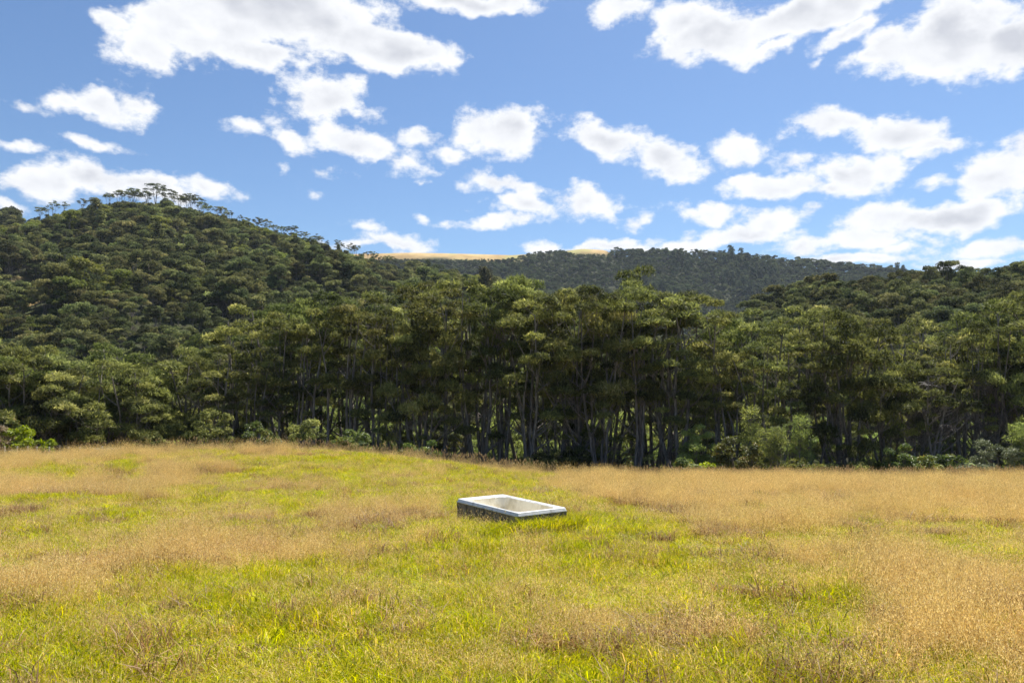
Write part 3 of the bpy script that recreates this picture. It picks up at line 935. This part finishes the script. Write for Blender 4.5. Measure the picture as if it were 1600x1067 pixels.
shrub('dark_shrub', 330, 46.3, 4.4, 2.6, M_KAN, 'Dense dark conical shrub where the left trees meet the tall row', 'shrub', 11, n=60, per=500)
shrub('leafy_shrub', 408, 46.3, 3.8, 1.8, M_SHRUB, 'Leafy green shrub before the leftmost tall trunks', 'shrub', 12)
shrub('leafy_shrub', 556, 45.3, 2.8, 1.8, M_SHRUB, 'Leafy shrub on the mound edge below the tall trees left of centre', 'shrub', 13)
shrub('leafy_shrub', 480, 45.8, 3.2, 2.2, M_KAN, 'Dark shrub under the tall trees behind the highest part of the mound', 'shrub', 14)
shrub('leafy_shrub', 655, 45.8, 2.2, 2.4, M_SHRUB, 'Low leafy shrub at the foot of the trees above left of the bathtub', 'shrub', 15)
shrub('leafy_shrub', 1065, 47.8, 1.5, 2.0, M_SHRUB, 'Low green shrub among the trunk bases above right of the bathtub', 'shrub', 16)
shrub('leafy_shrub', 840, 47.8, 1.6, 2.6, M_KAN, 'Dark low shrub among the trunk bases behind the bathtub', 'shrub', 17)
shrub('leafy_shrub', 1250, 47.8, 1.6, 2.2, M_SHRUB, 'Low shrub at the foot of the young feathery trees', 'shrub', 18)
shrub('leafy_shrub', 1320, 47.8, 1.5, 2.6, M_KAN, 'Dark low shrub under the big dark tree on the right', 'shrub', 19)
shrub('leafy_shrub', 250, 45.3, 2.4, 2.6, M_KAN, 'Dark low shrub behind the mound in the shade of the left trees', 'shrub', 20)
BUSH = [shrub_mesh(60 + k, [1.8, 2.6, 1.3, 3.4][k], [1.8, 1.9, 2.2, 2.0][k], [M_UNDER, M_KAN, M_SHRUB, M_UNDER][k], per=520, L=.15, W=.035, n=[20, 26, 16, 30][k]) for k in range(4)]
bs = sorted([(-40 + i * 36 + r_.normal() * 12, 50.0 + r_.random() * 8.5, int(r_.integers(0, 4))) for i in range(48)])
for n, (p, Y, k) in enumerate(bs):
    X = col_x(p, Y); q = .65 + .7 * r_.random()
    root = empty('undergrowth_bush', (X, Y, float(height(X, Y))), r_.random() * 6.28, (q * 1.1, q * 1.1, q))
    add_mesh_obj('stem', BUSH[k][0], root); add_mesh_obj('foliage', BUSH[k][1], root)
    tag(root, 'Ragged green bush among the trunk bases, %s from the left' % ordinal(n + 1), 'bush', 'undergrowth bushes among the trunks')
for n, (p, Y, s, lb) in enumerate([(1206, 48.0, .95, 'Feathery pale young tree right of the yellow-green shrub'), (1245, 50, 1.05, 'Taller feathery young tree behind the pale one, right of the yellow-green shrub'),
                                   (1598, 48, 1.0, 'Feathery young tree at the right edge of the picture'), (1180, 50.5, 1.2, 'Feathery young tree behind the yellow-green shrub')]):
    X = col_x(p, Y)
    place('young_tree', YOUNG[n % 2], (X, Y, float(height(X, Y))), n * 1.7, s, lb, 'tree', 'feathery young trees at the meadow edge')


def fern_parts(seed, trunk_h, fl, nf, leafm=M_FERN, pin=26, wide=.5):
    r = np.random.default_rng(seed)
    V, T, tone = [], [], []; off = 0; stalks = []
    for k in range(nf):
        a = 2 * np.pi * k / nf + r.normal() * .15; l = fl * (.8 + .4 * r.random()); rise = .35 + .4 * r.random()
        tt = np.linspace(0, 1, 8)
        x = l * tt; z = trunk_h + l * (rise * np.sin(tt * 2.2) * .8 - .42 * tt ** 2.2)
        pts = np.stack([np.cos(a) * x, np.sin(a) * x, z], 1)
        stalks.append((pts, np.linspace(.018, .004, 8)))
        ts = np.linspace(.12, 1, pin)
        pc = np.stack([np.interp(ts, tt, pts[:, i]) for i in range(3)], 1)
        side = np.array([-math.sin(a), math.cos(a), 0])
        along = np.array([math.cos(a), math.sin(a), 0])
        plen = wide * l * .38 * np.sin(np.clip(ts * 3.0, .25, np.pi - .15)) + .03
        for sg in (-1, 1):
            tip = pc + side * sg * plen[:, None] + along * plen[:, None] * .35 - np.array([0, 0, 1]) * plen[:, None] * .25
            w = l / pin * .42
            V.append(np.stack([pc - along * w, pc + along * w, tip], 1).reshape(-1, 3))
            T.append(np.arange(pin * 3).reshape(-1, 3) + off); off += pin * 3
            tone.append(np.clip(.5 + r.normal() * .12 + r.normal(size=pin) * .15, 0, 1))
    fv, ft, fo = np.concatenate(V), np.concatenate(T), np.concatenate(tone)
    if trunk_h > .3:
        n = 7; zz = np.linspace(-.2, trunk_h, n)
        stalks.append((np.stack([.06 * np.sin(zz * 2), .05 * np.cos(zz * 1.7), zz], 1), np.linspace(.13, .10, n)))
    tv, tq = tubes(stalks, 5)
    return mesh_np('trunk', tv, tq, None, [M_BARK], None, True), mesh_np('fronds', fv, ft, None, [leafm], {'tone': ('FACE', fo)})


FERNS = [fern_parts(300, 1.9, 2.0, 16), fern_parts(301, 1.1, 1.7, 14), fern_parts(302, 2.6, 2.2, 18)]
fs = [(918, 58, 1), (942, 57, 0), (968, 60, 2), (1003, 58, 0), (1032, 60, 1), (1085, 59, 2), (1128, 60, 0), (872, 61, 2), (1300, 58, 1), (1385, 60, 0), (620, 60, 2), (700, 61, 1), (1180, 58, 1), (760, 60, 0)]
fs.sort()
for n, (p, Y, k) in enumerate(fs):
    X = col_x(p, Y); root = empty('tree_fern', (X, Y, float(height(X, Y))), n * 1.3, .9 + .2 * r_.random())
    add_mesh_obj('trunk', FERNS[k][0], root); add_mesh_obj('fronds', FERNS[k][1], root)
    tag(root, 'Pale green tree fern in the shade among the trunks, %s from the left' % ordinal(n + 1), 'fern', 'tree ferns under the tall trees')
palm = fern_parts(310, .5, 1.3, 9, M_LIME, 26, .42)
for n, (p, Y, s, lb) in enumerate([(1516, 49, 1.0, 'Bright lime young palm with upright fronds above the silvery shrub'), (1499, 48.6, .85, 'Smaller bright lime young palm leaning left of its taller neighbour')]):
    X = col_x(p, Y); root = empty('young_palm', (X, Y, float(height(X, Y)) + .9), n * 2.1, s)
    add_mesh_obj('trunk', palm[0], root); add_mesh_obj('fronds', palm[1], root); root.location.z -= .9
    root.scale = (s * .8, s * .8, s * 1.5)
    tag(root, lb, 'palm', 'bright young palms under the right trees')

# ------------------------------------------------------------------ bathtub
RIMZ = -0.20


def on_plane(px, row, z):
    d = px_dir(px, row); t_ = (z - EYE) / d[2]
    return np.array([d[0] * t_, d[1] * t_])


cL, cB, cR, cF = [on_plane(*q, RIMZ) for q in ((712.2, 779.3), (786.5, 770.7), (888.5, 794.0), (807.5, 800.5))]
ctr = (cL + cB + cR + cF) / 4
ax = unit(((cF - cL) + (cR - cB)) / 2)
LEN = (np.linalg.norm(cF - cL) + np.linalg.norm(cR - cB)) / 2
WID = (np.linalg.norm(cB - cL) + np.linalg.norm(cR - cF)) / 2
TUB_RZ = math.atan2(ax[1], ax[0])
print('TUB', ctr, LEN, WID, math.degrees(TUB_RZ), float(height(*ctr)))
M_ACR = simple_mat('worn_white_enamel', (.30, .285, .25), (.62, .62, .60), 9, .25, 6, 0, (1, 1, 1), .25, .5, .5)
M_BAS = simple_mat('stained_enamel', (.50, .43, .27), (.80, .74, .58), 4, .35, 6, 0, (1, 1, .5), .3, .6, .5)
M_PAN = simple_mat('weathered_panel', (.08, .068, .055), (.25, .215, .175), 5, .85, 6, .3, (5, 5, .6))
M_METAL = simple_mat('dull_metal', (.3, .3, .3), (.5, .5, .5), 10, .35)


def rr_loop(a, b, r, z, n=10):
    out = []
    r = min(r, a, b)
    for (cx, cy, a0) in ((a - r, b - r, 0), (-a + r, b - r, 90), (-a + r, -b + r, 180), (a - r, -b + r, 270)):
        for k in range(n):
            t_ = R(a0 + 90 * k / (n - 1)); out.append((cx + r * math.cos(t_), cy + r * math.sin(t_), z))
    return out


def loft(loops, cap=False):
    bm = bmesh.new(); prev = None
    for lp in loops:
        vs = [bm.verts.new(p) for p in lp]
        if prev:
            for i in range(len(vs)):
                bm.faces.new((prev[i], prev[(i + 1) % len(vs)], vs[(i + 1) % len(vs)], vs[i]))
        prev = vs
    if cap: bm.faces.new(prev)
    return bm


a, b = LEN / 2, WID / 2
gz = float(height(*ctr))
tubh = RIMZ - gz + .03
tub = empty('bathtub', (ctr[0], ctr[1], RIMZ - tubh), TUB_RZ)
tag(tub, 'White bathtub boxed in weathered dark panels, standing alone in the meadow', 'bathtub')
z0 = tubh
bm = loft([rr_loop(a - .03, b - .03, .03, z0 - .060), rr_loop(a, b, .035, z0 - .057), rr_loop(a + .002, b + .002, .035, z0 - .047), rr_loop(a - .016, b - .016, .03, z0 - .036),
           rr_loop(a - .018, b - .018, .03, z0 - .010), rr_loop(a - .024, b - .024, .035, z0), rr_loop(a - .05, b - .05, .05, z0 + .003), rr_loop(a - .075, b - .06, .1, z0 - .003),
           rr_loop(a - .105, b - .075, .17, z0 - .006), rr_loop(a - .125, b - .09, .2, z0 - .022)])
rim = bm_obj('rim', bm, M_ACR, tub, True)
bm = loft([rr_loop(a - .125, b - .09, .2, z0 - .022), rr_loop(a - .145, b - .10, .2, z0 - .07), rr_loop(a - .18, b - .125, .19, z0 - .14), rr_loop(a - .23, b - .16, .17, z0 - .24), rr_loop(a - .30, b - .2, .14, z0 - .285), rr_loop(a - .42, b - .27, .08, z0 - .295)], True)
bm_obj('basin', bm, M_BAS, tub, True)
for nm, cx, cy, sx, sy in (('side_panel', 0, -b + .022, a - .014, .012), ('side_panel', 0, b - .022, a - .014, .012), ('end_panel', a - .022, 0, .012, b - .036), ('end_panel', -a + .022, 0, .012, b - .036)):
    bm = bmesh.new(); bmesh.ops.create_cube(bm, size=1)
    for v in bm.verts: v.co = (cx + v.co.x * 2 * sx, cy + v.co.y * 2 * sy, -.1 + (v.co.z + .5) * (z0 + .044))
    bmesh.ops.bevel(bm, geom=bm.edges[:], offset=.004, segments=1, affect='EDGES')
    bm_obj(nm, bm, M_PAN, tub)
bm = bmesh.new(); bmesh.ops.create_cone(bm, segments=20, radius1=.03, radius2=.026, depth=.008, cap_ends=True)
for v in bm.verts: v.co += Vector((-a + .5, 0, z0 - .289))
bm_obj('drain', bm, M_METAL, tub)

# ------------------------------------------------------------------ fences at far left
M_POST = simple_mat('grey_timber', (.35, .33, .30), (.62, .59, .53), 6, .85, 4, .2, (3, 3, .5))
M_POSTD = simple_mat('dark_timber', (.04, .035, .03), (.10, .09, .08), 6, .9, 4, .2, (3, 3, .5))


def post_mesh(h, w, d, name, m_):
    bm = bmesh.new(); bmesh.ops.create_cube(bm, size=1)
    for v in bm.verts: v.co = (v.co.x * w * (1 - .1 * (v.co.z > 0)), v.co.y * d, (v.co.z + .5) * h - .3 * (v.co.z < 0))
    bmesh.ops.bevel(bm, geom=bm.edges[:], offset=.006, segments=1, affect='EDGES')
    me = bpy.data.meshes.new(name); bm.to_mesh(me); bm.free(); me.materials.append(m_)
    return me


me_bat, me_post = post_mesh(1.15, .07, .05, 'batten', M_POST), post_mesh(1.25, .15, .15, 'post', M_POSTD)
fence = empty('wire_fence', (col_x(12, 40), 40, float(height(col_x(12, 40), 40))))
tag(fence, 'Old wire fence with pale battens and one dark post, left edge of the meadow', 'fence')
fl0 = np.array(fence.location)
wirepts = []
for p in (-34, -18, -3, 12.5, 30, 46.5, 62, 79, 96, 112, 129, 145):
    Yp = 40 + (p - 12) * .012
    Xp = col_x(p, Yp); zp = float(height(Xp, Yp))
    o = add_mesh_obj('post' if p == 96 else 'batten', me_post if p == 96 else me_bat, fence, (Xp - fl0[0], Yp - fl0[1], zp - fl0[2]))
    o.rotation_euler = (random.uniform(-.04, .04), random.uniform(-.05, .05), random.uniform(-.3, .3))
    wirepts.append((Xp - fl0[0], Yp - fl0[1], zp - fl0[2]))
wirepts = np.array(wirepts)
for hgt in (.2, .45, .7, .95):
    tv, tq = tubes([(wirepts + np.array([0, -.03, hgt]), np.full(len(wirepts), .004))], 4)
    add_mesh_obj('wire', mesh_np('wire', tv, tq, None, [M_METAL]), fence)
Yg = 44.5
rf0 = empty('rail_fence', (col_x(150, Yg), Yg, float(height(col_x(150, Yg), Yg))))
tag(rf0, 'Short pale timber rail fence half hidden behind the mound', 'fence')
f0 = np.array(rf0.location)
ps = []
for p in (150, 163, 178, 195):
    Xp = col_x(p, Yg); zt = row_z(p, 699.5 if p != 163 else 697, Yg)
    o = add_mesh_obj('post', me_bat, rf0, (Xp - f0[0], 0, zt - 1.15 - f0[2])); ps.append((Xp - f0[0], -.05, zt - f0[2] - .07))
for (i, j, dz) in ((0, 3, 0), (0, 2, -.3)):
    tv, tq = tubes([(np.array([ps[i], ps[j]]) + np.array([0, 0, dz]), np.array([.045, .045]))], 4)
    add_mesh_obj('rail', mesh_np('rail', tv, tq, None, [M_POST]), rf0)


# ------------------------------------------------------------------ grass
def blades(n, R0, h0, h1, w, r, bend=.5, seg=2):
    """leaf blades as bent strips of triangles"""
    a = r.random(n) * 6.28; q = np.sqrt(r.random(n)) * R0
    base = np.stack([np.cos(a) * q, np.sin(a) * q, np.zeros(n) - .02], 1)
    h = h0 + (h1 - h0) * r.random(n)
    da = r.random(n) * 6.28
    d = np.stack([np.cos(da), np.sin(da), np.zeros(n)], 1)
    b = bend * (.3 + r.random(n)) * h
    mid = base + d * (b * .3)[:, None] + np.stack([np.zeros(n), np.zeros(n), h * .6], 1)
    tip = base + d * b[:, None] + np.stack([np.zeros(n), np.zeros(n), h * (1 - .25 * bend)], 1)
    sa = r.random(n) * 6.28
    s = np.stack([np.cos(sa), np.sin(sa), np.zeros(n)], 1) * w * (.6 + .8 * r.random(n))[:, None]
    V = np.stack([base - s, base + s, mid + s * .8, mid - s * .8, tip], 1).reshape(-1, 3)
    k = np.arange(n)[:, None] * 5
    T = np.concatenate([k + np.array([[0, 1, 2]]), k + np.array([[0, 2, 3]]), k + np.array([[3, 2, 4]])])
    tone = r.random(n)
    return V, T, np.tile(tone, 3), tip, d


def grass_mesh(kind, seed):
    r = np.random.default_rng(seed)
    if kind == 'green':
        V, T, tone, _, _ = blades(300, .26, .05, .185, .0034, r, .75)
        tone = np.clip(np.tile(np.where(r.random(300) < .14, .8 + .2 * r.random(300), .60 * r.random(300) ** .8), 3), 0, 1)
        return mesh_np('grass_tuft', V, T, None, [M_GREEN], {'tone': ('FACE', tone)})
    if kind == 'tussock':
        V, T, tone, _, _ = blades(210, .15, .10, .22, .0032, r, .8)
        tone = np.tile(.75 * r.random(210), 3)
        return mesh_np('grass_tuft', V, T, None, [M_GREEN], {'tone': ('FACE', tone)})
    if kind == 'brown':
        V, T, tone, _, _ = blades(200, .24, .06, .26, .0036, r, 1.1)
        return mesh_np('grass_tuft', V, T, None, [M_BROWN], {'tone': ('FACE', tone)})
    if kind in ('straw', 'straw_low'):
        lo, hi, n = (.20, .42, 46) if kind == 'straw' else (.10, .25, 48)
        V, T, tone, tip, d = blades(n, .27, lo, hi, .0014, r, .35)
        tone = np.tile(.25 + .6 * tone[:n], 3)
        # airy panicle: specks round the top of every stalk
        m_ = 13
        off = r.normal(size=(n, m_, 3)) * np.array([.030, .030, .050])
        ax_ = unit(off + np.array([0, 0, .05]))
        pos = (tip[:, None] + off - np.array([0, 0, .03])).reshape(-1, 3)
        sv, st = sprays(pos, ax_.reshape(-1, 3), .013 + .01 * r.random(n * m_), .0021, r)
        V2, T2, tone2, _, _ = blades(45, .25, .05, .2, .003, r, 1.0)
        VV = np.concatenate([V, sv, V2]); TT = np.concatenate([T, st + len(V), T2 + len(V) + len(sv)])
        to = np.concatenate([tone, .3 + .7 * r.random(n * m_), tone2 * .6])
        return mesh_np('grass_tuft', VV, TT, None, [M_STRAW], {'tone': ('FACE', to)})
    if kind == 'heads':
        n = 9
        V, T, tone, tip, d = blades(n, .3, .5, .85, .003, r, .3)
        m_ = 26
        f = r.random((n, m_))
        pos = tip[:, None] + d[:, None] * (f * .05)[..., None] - np.stack([0 * f, 0 * f, f * .11], -1) + r.normal(size=(n, m_, 3)) * .008
        ax_ = unit(np.broadcast_to(np.array([0, 0, 1.0]), pos.shape) + r.normal(size=pos.shape) * .4)
        sv, st = sprays(pos.reshape(-1, 3), ax_.reshape(-1, 3), .028, .006, r)
        VV = np.concatenate([V, sv]); TT = np.concatenate([T, st + len(V)])
        return mesh_np('grass_tuft', VV, TT, None, [M_HEAD], {'tone': ('FACE', np.concatenate([tone, r.random(n * m_)]))})


G_GREEN = src_collection('green_tuft', [grass_mesh('green', 400 + k) for k in range(4)] + [grass_mesh('tussock', 410 + k) for k in range(2)])
G_DRY = src_collection('dry_tuft', [grass_mesh('straw', 420 + k) for k in range(3)] + [grass_mesh('straw_low', 430 + k) for k in range(2)] + [grass_mesh('brown', 440 + k) for k in range(3)])
G_HEAD = src_collection('seed_tuft', [grass_mesh('heads', 450 + k) for k in range(3)])

rg = np.random.default_rng(9)
XS, YS = [], []
for (y0, y1, dens_) in ((2.2, 8, 46), (8, 14, 34), (14, 22, 24), (22, 34, 16), (34, 52, 11)):
    xm = (y1 * .80 + 2.0)
    n = int((2 * xm) * (y1 - y0) * dens_)
    x = (rg.random(n) * 2 - 1) * xm; y = y0 + (y1 - y0) * rg.random(n)
    k = np.abs(x) < y * .80 + 2.0
    XS.append(x[k]); YS.append(y[k])
X = np.concatenate(XS); Y = np.concatenate(YS)
# not inside the tub
lx = (X - ctr[0]) * ax[0] + (Y - ctr[1]) * ax[1]; ly = -(X - ctr[0]) * ax[1] + (Y - ctr[1]) * ax[0]
k = ~((np.abs(lx) < a + .12) & (np.abs(ly) < b + .12))
X, Y, lx, ly = X[k], Y[k], lx[k], ly[k]
Z = height(X, Y)
g = greenness(X, Y)
pg = 1 / (1 + np.exp(-11.0 * g))
isg = rg.random(len(X)) < .12 + .71 * pg
sc_ = 1 + .012 * np.clip(Y - 8, 0, 40)          # coarser tufts farther out, where fewer stand
sc_ = sc_ * (.75 + .5 * rg.random(len(X)))
hn = .25 + 1.5 * fbm(X / .9, Y / .9, 91, 3)
rot = np.stack([rg.normal(size=len(X)) * .12, rg.normal(size=len(X)) * .12, rg.random(len(X)) * 6.28], 1)
tus = rg.random(len(X)) < .03 + .08 * (fbm(X / .8, Y / .8, 92, 2) > .6)
idg = np.where(tus, rg.integers(4, 6, len(X)), rg.integers(0, 4, len(X)))
pts = np.stack([X, Y, Z], 1)
hn = hn * (1 - .15 * np.exp(-((lx + .25) / 1.15) ** 2 - ((ly + b + .45) / .75) ** 2))      # trodden down before the tub
s3 = np.stack([sc_, sc_, sc_ * hn], 1)
scatter_obj('green_grass', pts[isg], rot[isg], s3[isg], idg[isg], G_GREEN, 'bright yellow-green grass growing in patches over the meadow', 'grass')
d = ~isg
brown = rg.random(len(X)) < np.clip(.20 + 1.9 * (fbm(X / 1.6 + 9, Y / 2.2, 93, 3) - .5), .06, .85)
lowp = rg.random(len(X)) < np.clip(pg * 1.3, .15, .97)
idd = np.where(brown, rg.integers(5, 8, len(X)), np.where(lowp, rg.integers(3, 5, len(X)), rg.integers(0, 3, len(X))))
scatter_obj('dry_grass', pts[d], rot[d], s3[d], idd[d], G_DRY, 'dry straw-coloured grass with airy seed heads over the meadow', 'grass')
# taller tufts against the tub
nt = 150
sx_ = rg.random(nt) * 2 - 1; side = rg.integers(0, 3, nt)
lx_ = np.where(side == 2, (a + .12) + .12 * rg.random(nt), sx_ * (a + .1)); ly_ = np.where(side == 2, sx_ * b, -(b + .12) - .5 * rg.random(nt))
tx = ctr[0] + lx_ * ax[0] - ly_ * ax[1]; ty = ctr[1] + lx_ * ax[1] + ly_ * ax[0]
hz = np.where(side == 2, 1.5, .5 + .75 * sstep(-.1, .9, lx_ / a)) * (.7 + .5 * rg.random(nt))
scatter_obj('tussock_grass', np.stack([tx, ty, height(tx, ty)], 1), np.stack([rg.normal(size=nt) * .15, rg.normal(size=nt) * .15, rg.random(nt) * 6.28], 1),
            np.stack([hz * .9, hz * .9, hz], 1), rg.integers(4, 6, nt), G_GREEN, 'green tussocks pressed against the near sides of the bathtub', 'grass')
# stalks with heavy seed heads, thickest along the far edge of the meadow
n = 2600
px_ = rg.random(n) * 1750 - 75
Yh = np.where(rg.random(n) < .7, 39 + rg.random(n) * 9, 5 + 38 * rg.random(n) ** .6)
Xh = (px_ - 800) / F * Yh
k = ~((np.abs(Xh - ctr[0]) < 1.8) & (np.abs(Yh - ctr[1] + 1) < 2.5)) & (Yh > 33)
Xh, Yh = Xh[k], Yh[k]; n = len(Xh)
scatter_obj('seeding_grass', np.stack([Xh, Yh, height(Xh, Yh)], 1), np.stack([rg.normal(size=n) * .1, rg.normal(size=n) * .1, rg.random(n) * 6.28], 1),
            np.repeat((.7 + .5 * rg.random(n))[:, None], 3, 1), rg.integers(0, 3, n), G_HEAD, 'tall grass stalks with brown seed heads along the far edge of the meadow', 'grass')

# ------------------------------------------------------------------ haze
HAZE = 0.00008
if HAZE > 0:
    bm = bmesh.new(); bmesh.ops.create_cube(bm, size=1)
    for v in bm.verts: v.co = (v.co.x * 11000, 2300 + v.co.y * 5800, 60 + v.co.z * 220)
    m, t = mat('haze')
    pv = N(t, 'ShaderNodeVolumePrincipled'); pv.inputs['Color'].default_value = (.72, .84, 1, 1); pv.inputs['Density'].default_value = HAZE; pv.inputs['Anisotropy'].default_value = .2
    o_ = N(t, 'ShaderNodeOutputMaterial'); t.links.new(pv.outputs[0], o_.inputs['Volume'])
    hz_ = bm_obj('haze', bm, m); tag(hz_, 'thin blue air over the far ridge', 'haze', kind='stuff')
